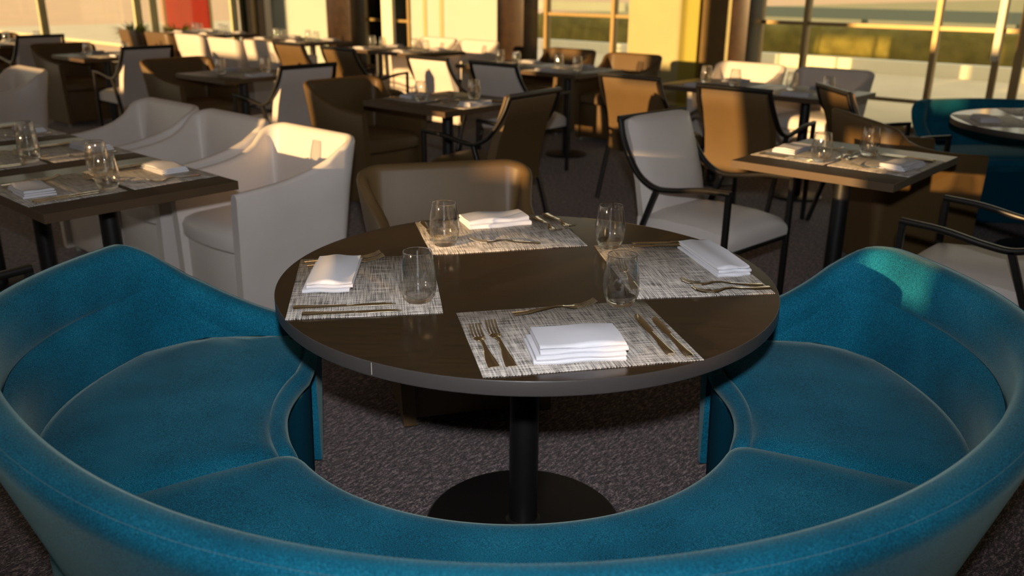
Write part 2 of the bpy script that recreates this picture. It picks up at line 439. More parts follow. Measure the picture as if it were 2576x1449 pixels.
def knife_parts(L=0.235):
    k = L / 0.235
    h = MB(); st = [(-0.117, 0.0085, 0.0042), (-0.112, 0.0105, 0.0048), (-0.09, 0.0098, 0.0046), (-0.05, 0.0072, 0.004), (-0.01, 0.0058, 0.0036), (0.004, 0.0062, 0.0036)]
    h.strips([[(w * math.cos(a), y * k, z + z * 0.85 * math.sin(a)) for a in [i * math.pi / 5 for i in range(10)]] for y, w, z in st], close_cols=True, caps=True)
    b = MB(); st = [(0.004, -0.006, 0.006), (0.02, -0.0085, 0.0085), (0.06, -0.0095, 0.0088), (0.09, -0.0085, 0.0086), (0.108, -0.004, 0.0082), (0.117, 0.003, 0.006)]
    b.strips([[(x0, y * k, 0.0028), ((x0 + x1) / 2, y * k, 0.002), (x1, y * k, 0.0026), (x1, y * k, 0.0042), ((x0 + x1) / 2, y * k, 0.0046), (x0, y * k, 0.0032)] for y, x0, x1 in st], close_cols=True, caps=True)
    return h, b
def make_napkin(w, d, layers=3, h=0.026, seed=0, skew=0.0):
    """folded linen, folds open towards -Y"""
    rnd = random.Random(seed); b = MB(); n = 22
    ph = [rnd.uniform(0, 6) for _ in range(6)]
    t = h / layers
    for L in range(layers):
        z0, z1 = L * t + (0.0006 if L else 0.0), (L + 1) * t
        dx = rnd.uniform(-0.005, 0.005); dy = rnd.uniform(-0.004, 0.004) + L * 0.004
        rows = []
        for i in range(n + 1):
            s_ = i / n; x = (s_ - 0.5) * w * (1 - 0.02 * L) + dx
            wv = 0.0028 * math.sin(s_ * 7 + ph[L % 6]) * (L + 1) / layers
            wy = 0.003 * math.sin(s_ * 9 + ph[(L + 2) % 6])
            zt = z1 + wv if L == layers - 1 else z1 - 0.0006
            zt = max(zt, z0 + 0.003)
            y0, y1 = -d / 2 + dy + wy, d / 2 - 0.002 * L + wy * 0.5
            sk = skew * (s_ - 0.5)
            rows.append([(x, y0 + sk + 0.002, z0), (x, y0 + sk, (z0 + zt) / 2), (x, y0 + sk + 0.003, zt - 0.001), (x, y0 + sk + 0.012, zt), (x, sk, zt + (0.003 * math.sin(s_ * 5 + ph[3]) if L == layers - 1 else 0)),
                         (x, y1 + sk - 0.012, zt - 0.001), (x, y1 + sk, (z0 + zt) / 2), (x, y1 + sk - 0.003, z0)])
        b.strips(rows, close_cols=True, caps=True)
    return b
shared = {}
def place(kind, key, maker, mat, loc, rz):
    """first time builds the mesh thing, then copies it"""
    k = (kind, key)
    if k not in shared:
        o = maker().build(kind, M[mat], None, 50); shared[k] = o
        if kind == 'drinking_glass':            # the thick foot of the tumbler refracts
            o.data.materials.append(M['glass_base'])
            for p_ in o.data.polygons:
                zs = [o.data.vertices[i].co.z for i in p_.vertices]
                if max(zs) < 0.0217 or min(zs) > 0.1215: p_.material_index = 1
    else:
        o = shared[k].copy(); COL.objects.link(o)
    o.location = loc; o.rotation_euler.z = rz
    return o
def place_knife(L, loc, rz):
    k = ('table_knife', L)
    if k not in shared:
        o = empty('table_knife'); h, b = knife_parts(L); h.build('handle', M['steel'], o, 50); b.build('blade', M['steel'], o, 30); shared[k] = o
    else:
        o = copy_thing(shared[k], loc, rz)
    o.location = loc; o.rotation_euler.z = rz
    return o
def placemat(p, rz):
    def mk():
        b = MB(); b.box(-0.226, 0.226, -0.1766, 0.1766, 0.0, 0.0022, 0.0007, 1); return b
    return place('placemat', 0, mk, 'weave', (p[0], p[1], 0.7501), rz)
def far_mat(p, rz):
    def mk():
        b = MB(); b.box(-0.22, 0.22, -0.168, 0.168, 0.0, 0.0022, 0.0007, 1); return b
    return place('placemat', 1, mk, 'weave', (p[0], p[1], 0.7501), rz)
def tumbler(p, z=0.7524): return place('drinking_glass', 0, make_glass, 'glass', (p[0], p[1], z), random.uniform(0, 3))
def fork(a, b, L, z=0.7525):
    """a = tines end, b = handle end"""
    rz = math.atan2(a[1] - b[1], a[0] - b[0]) - math.pi / 2
    return place('table_fork', L, lambda: make_fork(L), 'steel', ((a[0] + b[0]) / 2, (a[1] + b[1]) / 2, z), rz)
def knife(a, b, L, z=0.7525):
    rz = math.atan2(a[1] - b[1], a[0] - b[0]) - math.pi / 2
    return place_knife(L, ((a[0] + b[0]) / 2, (a[1] + b[1]) / 2, z), rz)

# ------------------------------------------------------------------ MAIN ROUND TABLE
TC = (0.0369, 2.1338); TR = 0.6305
rt_ = empty('round_table', (TC[0], TC[1], 0)); tag(rt_, 'large round black dining table set for four inside the teal sofa', 'table')
b = MB(); b.lathe([(0.0005, 0.719), (TR - 0.0022, 0.719), (TR - 0.0022, 0.75), (0.0005, 0.75)], 160); b.build('tabletop', M['top'], rt_, 30)
b = MB(); b.lathe([(TR - 0.002, 0.7185), (TR - 0.001, 0.7180), (TR, 0.7195), (TR, 0.7485), (TR - 0.0008, 0.7502), (TR - 0.002, 0.7503)], 160, closed=True); eb = b.build('edge_band', M['edge'], rt_, 30); eb['label'] = 'dark grey edge band'
b = MB(); b.lathe([(0.040, 0.02), (0.040, 0.700), (0.11, 0.706), (0.11, 0.718)], 40); b.build('pole', M['pole'], rt_, 30)
b = MB(); b.lathe([(0.278, 0.0), (0.278, 0.010), (0.272, 0.015), (0.05, 0.022), (0.041, 0.03)], 72); b.build('base_plate', M['pole'], rt_, 30)
b = MB()
a_ = math.atan2(1.618 - TC[1], -0.262 - TC[0])
cx_, cy_ = TC[0] + TR * math.cos(a_), TC[1] + TR * math.sin(a_)
b.box(-0.0005, 0.0005, -0.0004, 0.0006, 0.7225, 0.7485)
jo = b.build('edge_joint', M['joint'], rt_, 0, (TR * math.cos(a_), TR * math.sin(a_), 0), a_ + math.pi / 2); jo['label'] = 'thin pale joint line in the table edge'

G_MAT, G_NAP, G_GL, G_FK, G_KN = 'woven placemats on the round table', 'folded napkins on the round table', 'glasses on the round table', 'forks on the round table', 'knives on the round table'
side = {'F': 'front place of the round table', 'B': 'back place of the round table', 'L': 'left place of the round table', 'R': 'right place of the round table'}
for k, x, y, dg in [('F', 0.1307, 1.7352, 12.07), ('B', -0.0444, 2.5326, 13.56), ('L', -0.3652, 2.0588, 98.7), ('R', 0.4414, 2.2138, 97.8)]:
    tag(placemat((x, y), R(dg)), 'grey woven placemat at the ' + side[k], 'placemat', G_MAT)
ZN = 0.7525
def nap(cx, cy, w, d, rz, layers, h, seed, label, skew=0.0, z=ZN, group=G_NAP):
    o = make_napkin(w, d, layers, h, seed, skew).build('napkin', M['napkin'], None, 60, (cx, cy, z), rz)
    return tag(o, label, 'napkin', group)
nap(0.132, 1.652, 0.188, 0.135, R(9), 4, 0.036, 3, 'thick white napkin folded in four layers at the front of the round table')
nap(-0.452, 2.095, 0.112, 0.24, R(4), 3, 0.026, 5, 'white folded napkin over the forks on the left side of the round table', z=0.757)
nap(-0.06, 2.655, 0.20, 0.118, R(20), 2, 0.026, 8, 'long flat white napkin with sun patches at the back of the round table')
nap(0.549, 2.272, 0.092, 0.275, R(12), 3, 0.026, 11, 'long white napkin lying across the right placemat of the round table')
for p, l in [((-0.195, 2.406), 'glass beside the long sunlit napkin at the back of the round table'), ((0.278, 2.396), 'glass at the inner corner of the right placemat, farther of two'),
             ((-0.221, 1.937), 'glass at the end of the two knives on the left placemat'), ((0.255, 1.925), 'glass standing above the fork at the front place of the round table')]:
    tag(tumbler(p), 'clear stemless ' + l, 'glass', G_GL)
for a, b_, L, l in [((-0.084, 1.769), (-0.03, 1.546), 0.205, 'outer fork left of the front napkin'), ((-0.05, 1.790), (0.004, 1.553), 0.225, 'inner fork left of the front napkin'),
                    ((0.193, 1.916), (0.004, 1.851), 0.205, 'dessert fork lying along the top of the front placemat'),
                    ((-0.344, 2.262), (-0.545, 2.182), 0.205, 'fork poking out under the left napkin, nearer of two'), ((-0.362, 2.288), (-0.555, 2.216), 0.205, 'fork poking out under the left napkin, farther of two'),
                    ((-0.118, 2.434), (0.076, 2.428), 0.205, 'dessert fork in front of the long sunlit napkin'),
                    ((0.135, 2.540), (0.076, 2.715), 0.205, 'sunlit fork beside the long back napkin, nearer of two'), ((0.180, 2.590), (0.112, 2.755), 0.205, 'sunlit fork beside the long back napkin, farther of two'),
                    ((0.425, 2.077), (0.63, 2.070), 0.205, 'fork below the right napkin, upper of two'), ((0.455, 2.010), (0.632, 2.048), 0.205, 'fork below the right napkin, lower of two'),
                    ((0.290, 2.225), (0.306, 2.030), 0.205, 'dessert fork seen through the front glass')]:
    tag(fork(a, b_, L), 'polished ' + l, 'fork', G_FK)
for a, b_, L, l in [((0.279, 1.858), (0.325, 1.619), 0.235, 'knife right of the front napkin, inner one'), ((0.317, 1.841), (0.361, 1.612), 0.225, 'knife right of the front napkin, outer one'),
                    ((-0.268, 1.912), (-0.506, 1.872), 0.235, 'knife beneath the left napkin, farther of two'), ((-0.253, 1.868), (-0.472, 1.832), 0.225, 'knife beneath the left napkin, nearer of two'),
                    ((0.345, 2.425), (0.581, 2.452), 0.235, 'knife above the right napkin, farther of two'), ((0.339, 2.395), (0.478, 2.408), 0.145, 'knife above the right napkin, nearer of two'),
                    ((-0.230, 2.470), (-0.283, 2.645), 0.19, 'knife behind the back glass')]:
    tag(knife(a, b_, L), 'polished ' + l, 'knife', G_KN)

# ------------------------------------------------------------------ TEAL C-SHAPED SOFA
def make_sofa():
    root = empty('curved_sofa')
    # plan line of the back: arc, tight corner, then the arm running inwards. a=0 points at the viewer (-Y)
    RM = 1.14
    ARM_Y, AE = 0.425, 0.60                     # arm line (from the centre) and its inner end
    def plan():
        pts = []                                # (x, y, nx, ny, armdist) inward normal
        rc = 0.16
        # corner circle centre: inside, tangent to the arc and to the line y=ARM_Y
        cyc = ARM_Y - rc; cxc = math.sqrt((RM - rc) ** 2 - cyc ** 2)
        a_end = math.atan2(cxc, -cyc)           # angle from -Y of the tangent point
        n = 64
        half = []
        for k in range(n + 1):
            a = a_end * k / n
            half.append((RM * math.sin(a), -RM * math.cos(a), -math.sin(a), math.cos(a), 0.0, a))
        th0 = math.atan2(cyc, cxc)
        for k in range(1, 11):
            t = th0 + (math.pi / 2 - th0) * k / 10
            half.append((cxc + rc * math.cos(t), cyc + rc * math.sin(t), -math.cos(t), -math.sin(t), 0.0, a_end))
        m_ = 16
        for k in range(1, m_ + 1):
            half.append((cxc - (cxc - AE) * k / m_, ARM_Y, 0, -1, (cxc - AE) * k / m_, a_end))
        left = [(-x, y, -nx, ny, d, a) for x, y, nx, ny, d, a in reversed(half[1:])]
        return left + half, cxc
    P, cxc = plan()
    def widen(p):
        x, y, nx, ny, d, a = p
        aa = math.atan2(abs(x), -y); k = math.exp(-((aa - R(80)) / R(25 if aa > R(80) else 22)) ** 2) * (0.085 if x < 0 else 0.050)
        return (x - nx * k, y - ny * k, nx, ny, d, a)
    P = [widen(p) for p in P]
    rows = []
    for x, y, nx, ny, d, a in P:
        ax = abs(x)
        h = monotone([0.0, 0.56, 0.72, 0.84, 0.98, 1.03, 1.09, 1.125], [0.455, 0.468, 0.494, 0.535, 0.606, 0.652, 0.714, 0.748], ax) if x < 0 else monotone([0.0, 0.56, 0.70, 0.83, 0.93, 0.98, 1.06, 1.10], [0.455, 0.470, 0.502, 0.562, 0.628, 0.676, 0.738, 0.748], ax)
        if y < 0.2: h = 0.748
        arm = min(1.0, max(0.0, d / 0.10))
        lum = 1.0 - min(1.0, max(0.0, (a - R(92)) / R(14))) if y < 0.35 else 0.0
        def q(n_, z): return (x + nx * n_, y + ny * n_, z)
        ob = -0.045 if True else 0
        tw = 0.16 * (1 - arm) + 0.05 * arm      # outward lean of the outer face
        out = []
        s = h / 0.748
        out += [q(tw, 0.03), q(tw * 0.62 - 0.045 * 0.3, 0.30 * s), q(-0.038, h - 0.045), q(-0.042, h - 0.022), q(-0.035, h - 0.007), q(-0.030, h - 0.0035), q(-0.0275, h - 0.005), q(-0.025, h - 0.002), q(0.0, h), q(0.022, h - 0.004), q(0.038, h - 0.016), q(0.046, h - 0.04)]
        zc = max(min(0.605, h - 0.095), 0.385)
        g = 0.010 * lum
        out += [q(0.048, zc + 0.04), q(0.047, zc + 0.012), q(0.0465 - g * 0.5, zc + 0.004), q(0.0465 - g * 0.9, zc), q(0.050 - g * 0.1, zc - 0.004), q(0.054 + g * 0.6, zc - 0.013), q(0.060 + g * 1.3, max(zc - 0.045, 0.375)), q(0.068 + g * 1.0, max(zc - 0.095, 0.365)), q(0.078, 0.35), q(0.078, 0.03)]
        rows.append(out)
    b = MB(); b.strips(rows, close_cols=True, caps=True); b.build('backrest', M['teal'], root, 60)
    # seat: three upholstered sections
    RI = 0.575; RO = 1.07
    YE = ARM_Y - 0.072
    def inner(a):
        s_ = 1 if a >= 0 else -1; aa = abs(a)
        lim = R(103)
        if aa <= lim: return (RI * math.sin(a), -RI * math.cos(a)), (math.sin(a), -math.cos(a))
        t = min(1.0, (aa - lim) / R(12)); x0, y0 = RI * math.sin(lim), -RI * math.cos(lim)
        x1, y1 = 0.63, YE - 0.002
        x = x0 + (x1 - x0) * t * t; y = y0 + (y1 - y0) * (1 - (1 - t) ** 2) if t < 1 else y1
        return (s_ * x, y), (s_ * math.cos(t * 0.9), 0.45 * t)
    def outer(a):
        s_ = 1 if a >= 0 else -1; aa = abs(a)
        lim = math.atan2(math.sqrt(RO * RO - YE * YE), -YE)
        aa2 = aa
        ro = RO + math.exp(-((aa - R(80)) / R(25 if aa > R(80) else 22)) ** 2) * (0.085 if a < 0 else 0.050)
        x, y = ro * math.sin(aa2), -ro * math.cos(aa2)
        amax = R(115); ac = R(104)
        if aa2 > ac:
            t = (aa2 - ac) / (amax - ac)
            x0, y0 = RO * math.sin(ac), -RO * math.cos(ac)
            if t < 0.15: k = t / 0.15; x = x0 + (0.99 - x0) * k; y = y0 + (YE - y0) * k
            else: k = (t - 0.15) / 0.85; x = 0.99 + (0.66 - 0.99) * k; y = YE
        return (s_ * x, y)
    def section(a0, a1, roll=True):
        n = max(12, int(abs(a1 - a0) / R(2)))
        rows = []
        for i in range(n + 1):
            t = i / n; a = a0 + (a1 - a0) * t
            e = min(i, n - i); 
            drop = 0.010 if e == 0 else (0.003 if e == 1 else 0.0)
            (ix, iy), (dx, dy) = inner(a); ox, oy = outer(a)
            L = math.hypot(ox - ix, oy - iy); ux, uy = (ox - ix) / L, (oy - iy) / L
            def q(s_, z): return (ix + ux * s_, iy + uy * s_, z)
            T = 0.452 - drop
            L2 = max(L, 0.06)
            edge = [q(0.058, T - 0.004), q(0.048, T - 0.016), q(0.044, T - 0.021), q(0.036, T - 0.013), q(0.022, T - 0.010), q(0.008, T - 0.017), q(0.0, T - 0.034)]
            if not roll: edge = [q(0.058, T + 0.002), q(0.048, T + 0.001), q(0.038, T - 0.001), q(0.028, T - 0.004), q(0.017, T - 0.009), q(0.007, T - 0.018), q(0.0, T - 0.034)]
            rows.append([q(L2, 0.36), q(L2, T - 0.024), q(max(L2 - 0.008, 0.05), T - 0.012), q(max(L2 - 0.03, 0.045), T - 0.003), q(L2 * 0.8, T + 0.004), q(min(0.2, L2 * 0.5), T + 0.006), q(min(0.085, L2 * 0.4), T + 0.003)] + edge
                        + [q(0.004, T - 0.054), q(0.018, T - 0.068), q(0.03, 0.36)])
        b = MB(); b.strips(rows, close_cols=True, caps=True)
        return b
    gap = R(0.16)
    AM = R(115)
    section(-AM, R(-57.5) - gap).build('seat_cushion', M['teal'], root, 60)
    section(R(-57.5) + gap, R(63.8) - gap, False).build('seat_cushion', M['teal'], root, 60)
    section(R(63.8) + gap, AM).build('seat_cushion', M['teal'], root, 60)
    rows = []
    n = 70
    for i in range(n + 1):
        a = -AM + 2 * AM * i / n
        (ix, iy), _ = inner(a); ox, oy = outer(a); L = math.hypot(ox - ix, oy - iy); ux, uy = (ox - ix) / L, (oy - iy) / L
        q = lambda s_, z: (ix + ux * s_, iy + uy * s_, z)
        L2 = max(L, 0.06)
        rows.append([q(0.035, 0.03), q(0.025, 0.359), q(max(L2 - 0.02, 0.05), 0.359), q(max(L2 - 0.04, 0.05), 0.03)])
    b = MB(); b.strips(rows, close_cols=True, caps=True); b.build('base', M['teal_base'], root, 40)
    for a in (-100, -60, -20, 20, 60, 100):
        g = MB(); g.lathe([(0.02, 0.0), (0.022, 0.035)], 12, 0.80 * math.sin(R(a)), -0.80 * math.cos(R(a))); g.build('foot', M['pole'], root)
    return root
sofa = make_sofa()
sofa.location = (0, 2.08, 0)
tag(sofa, 'teal C-shaped banquette sofa wrapped round the large round table', 'sofa', 'teal curved sofas')
T8 = (3.13, 4.89)
s2 = copy_thing(sofa, (T8[0] - 0.02, T8[1] - 0.04, 0), R(90)); tag(s2, 'teal curved sofa by the windows behind the far round table', 'sofa', 'teal curved sofas')
r2 = copy_thing(rt_, (T8[0], T8[1], 0), R(70)); tag(r2, 'round dark table partly cut off, standing in the teal sofa by the windows', 'table')

# ------------------------------------------------------------------ OTHER TABLES
ts = {}
def tbl(key, u, v, a, b_, label): ts[key] = (u, v, a, b_); return two(u, v, a, b_, label)
tbl('T1', 3.80, -1.455, 0.78, 0.69, 'square table beside the white armchair with sunlit front edge')
tbl('T3', 3.92, -4.10, 0.76, 0.75, 'square table between the brown tub chair and brown armchair')
tbl('T4', 3.92, -6.50, 0.76, 0.75, 'square grey table in shade behind the white tub chairs')
tbl('T7', 3.95, -9.05, 0.76, 0.75, 'square table with sunlit edge behind the far left armchair')
tbl('T13', 4.05, -11.5, 0.76, 0.75, 'square table farthest left, behind a sunlit chair frame')
for i, v in enumerate((-3.29, -3.995, -4.70)):
    tbl('T2%d' % i, 1.36, v, 0.70, 0.70, ['end table of the row before the white tub chairs', 'middle table of the row before the white tub chairs', 'third table of the row before the white tub chairs'][i])
for key, us, vs, nm in [('T5', 6.15, (-5.60, -4.895), 'pair of tables before the greenish window'), ('T6', 6.05, (-3.36, -2.655), 'pair of tables before the large right windows'),
                        ('T12', 6.62, (-8.05, -7.345), 'pair of tables before the cream wall panel'), ('T11', 6.75, (-10.2, -9.495), 'pair of tables behind the white sunlit tub chairs'),
                        ('T10', 6.75, (-12.3, -11.595), 'pair of tables below the red banner')]:
    for i, v in enumerate(vs):
        tbl('%s%d' % (key, i), us, v, 0.70, 0.70, ['first', 'second'][i] + ' table of the ' + nm)

# place settings -----------------------------------------------------------------
items = {}
def reg(kind, tdesc, o, p): items.setdefault((kind, tdesc), []).append((px_x(p), o))
def setting(key, diner, tdesc, full=1):
    """diner: 'u+','u-','v+','v-' = side of the table the guest sits at"""
    u, v, a, b_ = ts[key]
    du, dv = {'u+': (1, 0), 'u-': (-1, 0), 'v+': (0, 1), 'v-': (0, -1)}[diner]
    # guest looks along (-du,-dv); right hand of the guest
    c = uv(u, v); o_ = uv(du, dv)               # unit vector towards the guest
    rgt = Vector((-o_.y, o_.x, 0)); rgt = -Vector((o_.y * -1, o_.x, 0)) if False else Vector((-o_.y, o_.x, 0))
    def P(r, f): q = c + o_ * f + rgt * r; return (q.x, q.y)
    rz = math.atan2(rgt.y, rgt.x)
    half = (a if du else b_) / 2
    mp = P(0.0, half - 0.1695)
    reg('placemat', tdesc, far_mat(mp, rz), (*mp, .75))
    np_ = P(random.uniform(-0.04, 0.04), half - 0.095)
    k = random.choice((0, 1, 2))
    o = place('napkin', ('far', k), lambda: make_napkin(0.19, 0.11, 3, 0.024, 20 + k), 'napkin', (np_[0], np_[1], ZN), rz + random.uniform(-0.15, 0.15))
    reg('napkin', tdesc, o, (*np_, .75))
    gp = P(0.15 + random.uniform(-.02, .02), half - 0.30)
    reg('glass', tdesc, tumbler(gp), (*gp, .75))
    if full:
        for x in (0.165, 0.195):
            kn = knife(P(x, half - 0.27), P(x, half - 0.03), 0.235); reg('knife', tdesc, kn, (*P(x, half - .15), .75))
        for x in (-0.165,):
            fk = fork(P(x, half - 0.26), P(x, half - 0.05), 0.205); reg('fork', tdesc, fk, (*P(x, half - .15), .75))
        fk = fork(P(-0.10, half - 0.325), P(0.06, half - 0.325), 0.16); reg('fork', tdesc, fk, (*P(0, half - .32), .75))
setting('T1', 'v-', 'square table by the white armchair'); setting('T1', 'v+', 'square table by the white armchair')
setting('T3', 'v-', 'table behind the brown tub chair back'); setting('T3', 'v+', 'table behind the brown tub chair back')
for i in range(3):
    d = ['end table by the white tub chairs', 'middle table by the white tub chairs', 'third table by the white tub chairs'][i]
    setting('T2%d' % i, 'u+', d); setting('T2%d' % i, 'u-', d)
for k, d in [('T4', 'shaded square table behind the white tubs'), ('T7', 'far left table with sunlit edge'), ('T13', 'farthest left table')]:
    setting(k, 'v-', d, 0); setting(k, 'v+', d, 0)
for k, d in [('T5', 'tables before the greenish window'), ('T6', 'tables before the right windows'), ('T12', 'tables before the cream panel'), ('T11', 'tables behind the sunlit white tubs'), ('T10', 'tables below the red banner')]:
    for i in range(2):
        setting('%s%d' % (k, i), 'u+', d, 0); setting('%s%d' % (k, i), 'u-', d, 0)
# far round table
for a in (170, 260, 80):
    p = (T8[0] + 0.42 * math.cos(R(a)), T8[1] + 0.42 * math.sin(R(a)))
    reg('placemat', 'far round table', far_mat(p, R(a + 90)), (*p, .75))
    p = (T8[0] + 0.47 * math.cos(R(a)), T8[1] + 0.47 * math.sin(R(a)))
    reg('napkin', 'far round table', place('napkin', ('far', 1), lambda: make_napkin(0.19, 0.11, 3, 0.024, 21), 'napkin', (p[0], p[1], ZN), R(a + 90)), (*p, .75))
    p = (T8[0] + 0.30 * math.cos(R(a + 28)), T8[1] + 0.30 * math.sin(R(a + 28)))
    reg('glass', 'far round table', tumbler(p), (*p, .75))
ORD = ['first', 'second', 'third', 'fourth', 'fifth', 'sixth', 'seventh', 'eighth']
NOUN = {'placemat': 'woven placemat', 'napkin': 'white folded napkin', 'glass': 'clear tumbler', 'knife': 'steel knife', 'fork': 'steel fork'}
for (kind, td), lst in items.items():
    lst.sort(key=lambda t: t[0])
    for i, (_, o) in enumerate(lst):
        tag(o, '%s on the %s, %s from the left' % (NOUN[kind], td, ORD[i]), kind, kind + 's on the ' + td)

# ------------------------------------------------------------------ CHAIRS
chair('tub', 'brown', (-0.19, 3.01, 0), -75, 'brown tub chair drawn up to the back of the large round table')
chair('tub', 'white', uv(2.12, -3.44), AZ_NU, 'white tub chair nearest the round table, sunlit along its back', 'white tub chairs in a row')
chair('tub', 'white', uv(2.12, -4.12), AZ_NU, 'middle white tub chair of the row along the left tables', 'white tub chairs in a row')
chair('tub', 'white', uv(2.12, -4.80), AZ_NU, 'third white tub chair of the row, farthest from the round table', 'white tub chairs in a row')
chair('tub', 'white', uv(2.35, -7.45), AZ_NU, 'white tub chair at the left edge behind the row of tables')
chair('arm', 'white', (0.893, 3.958, 0), -47, 'white armchair with black frame turned sideways beside the sunlit square table')
chair('arm', 'white', uv(3.58, -0.74), AZ_NV, 'white armchair with black arms behind the right end of the teal sofa')
chair('arm', 'brown', uv(3.76, -3.58), 143, 'brown armchair seen from behind, just beyond the brown tub chair')
chair('tub', 'brown', uv(3.90, -4.89), AZ_V, 'brown tub chair on the left of the square table behind the white tubs')
chair('arm', 'white', uv(3.86, -5.83), AZ_NV, 'white armchair seen from behind, right of the shaded grey table')
chair('tub', 'brown', uv(3.90, -7.28), AZ_V, 'brown tub chair on the left of the shaded grey table')
chair('arm', 'white', uv(3.90, -8.38), AZ_NV, 'white armchair with sunlit frame right of the far left table')
chair('tub', 'brown', uv(3.95, -9.84), AZ_V, 'brown tub chair on the left of the far left table')
chair('arm', 'white', uv(3.85, -10.72), AZ_NV, 'sunlit framed white armchair at the farthest left table')
chair('tub', 'brown', uv(4.05, -12.28), AZ_V, 'brown tub chair cut off by the left edge at the farthest left table')
chair('arm', 'brown', uv(0.59, -3.02), AZ_U, 'brown armchair at the lower left, mostly hidden by the teal sofa')
G = 'armchairs in the middle row'
chair('arm', 'white', uv(5.31, -5.44), AZ_U, 'white armchair seen from behind, sunlit strip along its left side', G)
chair('arm', 'white', uv(5.31, -4.70), AZ_U, 'white armchair seen from behind, right of the other white one', G)
chair('arm', 'brown', uv(5.28, -3.42), AZ_U, 'brown armchair with half sunlit back, first before the right window tables', G)
chair('arm', 'brown', uv(5.16, -2.58), AZ_U, 'brown armchair with sunlit back directly behind the white armchair', G)
chair('arm', 'brown', uv(5.45, -7.62), AZ_U, 'brown sunlit armchair in the far row, left of two alike', G)
chair('arm', 'brown', uv(5.42, -6.78), AZ_U, 'brown sunlit armchair in the far row, right of two alike', G)
chair('arm', 'brown', (2.24, 5.33, 0), 2, 'brown armchair facing the far round table, behind the brown tub', None)
chair('tub', 'brown', (2.14, 4.74, 0), 4, 'brown tub chair facing the far round table, nearest the square table')
G = 'tub chairs in the far row'
chair('tub', 'white', uv(6.08, -10.82), AZ_U, 'white sunlit tub chair seen from behind, left of the pair', G)
chair('tub', 'white', uv(6.0, -9.86), AZ_U, 'white sunlit tub chair seen from behind, right of the pair', G)
chair('tub', 'brown', uv(6.0, -12.25), AZ_U, 'brown sunlit tub chair below the green plants, left one', G)
chair('tub', 'brown', uv(6.0, -11.48), AZ_U, 'brown sunlit tub chair below the green plants, right one', G)
chair('tub', 'white', uv(6.05, -9.14), AZ_U, 'white tub chair just right of the sunlit white pair', G)
G = 'tub chairs along the window wall'
chair('tub', 'brown', uv(7.18, -5.90), AZ_NU, 'brown sunlit tub chair against the greenish window', G)
chair('tub', 'brown', uv(7.12, -5.06), AZ_NU, 'brown tub chair with a dark shadow across it before the yellow wall', G)
chair('tub', 'white', uv(7.02, -3.74), AZ_NU, 'white sunlit tub chair before the dark right pillar', G)
chair('tub', 'white', uv(7.02, -2.98), AZ_NU, 'white shaded tub chair before the right windows', G)
chair('tub', 'white', uv(7.45, -8.22), AZ_NU, 'white tub chair before the cream panel, left one', G)
chair('tub', 'white', uv(7.45, -7.52), AZ_NU, 'white tub chair before the cream panel, right one', G)

# ------------------------------------------------------------------ ROOM SHELL (u-v aligned)
def slab(name, u0_, u1_, v0_, v1_, z0, z1, mat, bev=0.0, parent=None):
    b = MB(); b.box(u0_, u1_, -v1_, -v0_, z0, z1, bev)    # local x = u, local y = -v
    return b.build(name, mat, parent, 0 if not bev else 40, None, GA if parent is None else 0.0)
U0, U1, V0, V1, H = -3.6, 9.8, -16.2, 5.0, 3.1
struct(slab('floor', U0, U1 + 0.1, V0 - 0.1, V1, -0.06, 0.0, M['carpet']))
struct(slab('ceiling', U0, U1 + 0.1, V0 - 0.1, V1, H, H + 0.1, M['ceiling']))
struct(slab('wall_right', U0, U1, V1, V1 + 0.12, 0, H, M['wall']))
# window wall on the far side: v spans
def bay(name, v0_, v1_, transoms=(0.31, 1.06), mulls=(), post=0.05, u=U1):
    root = empty(name); root.rotation_euler.z = GA; struct(root)
    def part(nm, *a):
        o = slab(nm, *a, parent=root); o['kind'] = 'structure'; return o
    part('sill', u - 0.04, u + 0.06, v0_, v1_, 0.0, 0.05, M['mullion'])
    part('head', u - 0.04, u + 0.06, v0_, v1_, H - 0.08, H, M['mullion'])
    for z in transoms: part('transom', u - 0.02, u + 0.03, v0_, v1_, z - 0.02, z + 0.02, M['mullion'])
    for vm in mulls: part('mullion', u - 0.05, u + 0.05, vm - post / 2, vm + post / 2, 0.0, H, M['mullion'])
    part('pane', u + 0.004, u + 0.010, v0_, v1_, 0.05, H - 0.08, M['pane'])
    return root
bay('window_1', -5.0, V1, mulls=(-4.96, -4.40, -3.0, -1.4, 0.2, 1.8, 3.4))
bay('window_2', -8.28, -6.78, transoms=(0.12, 1.06), mulls=(-7.05, -8.2))
bay('window_3', -12.26, -11.02, transoms=(0.1, 0.86), mulls=(-12.2, -11.08))
bay('window_4', V0, -15.15, transoms=(0.1,), mulls=(-15.62,))
struct(slab('wall_panel', U1 - 0.06, U1 + 0.05, -6.78, -5.98, 0, H, M['yellow']))
o = slab('wall_panel', U1 - 0.09, U1 + 0.05, -5.98, -5.73, 0, H, M['mustard']); struct(o)
o = slab('wall_panel', U1 - 0.02, U1 + 0.05, -5.73, -5.33, 0, H, M['olive']); struct(o)
o = slab('wall_panel', U1 - 0.12, U1 + 0.05, -5.33, -5.0, 0, H, M['yellow']); struct(o)
o = slab('wall_panel', U1 - 0.04, U1 + 0.05, -11.02, -8.5, 0, H, M['cream']); struct(o)
for vt in (-10.68, -10.30): struct(slab('trim_1', U1 - 0.055, U1 - 0.04, vt - 0.04, vt + 0.04, 0, H, M['yellow']))
struct(slab('wall_panel', U1 - 0.04, U1 + 0.05, -15.15, -12.6, 0, H, M['cream']))
struct(slab('trim_2', U1 - 0.07, U1 - 0.04, -15.15, -14.95, 0, H, M['bright']))
struct(slab('trim_3', U1 - 0.07, U1 - 0.04, -13.2, -12.95, 0, H, M['yellow']))
struct(slab('trim_4', U1 - 0.15, U1 - 0.08, -11.62, -11.36, 0, H, M['bright']))
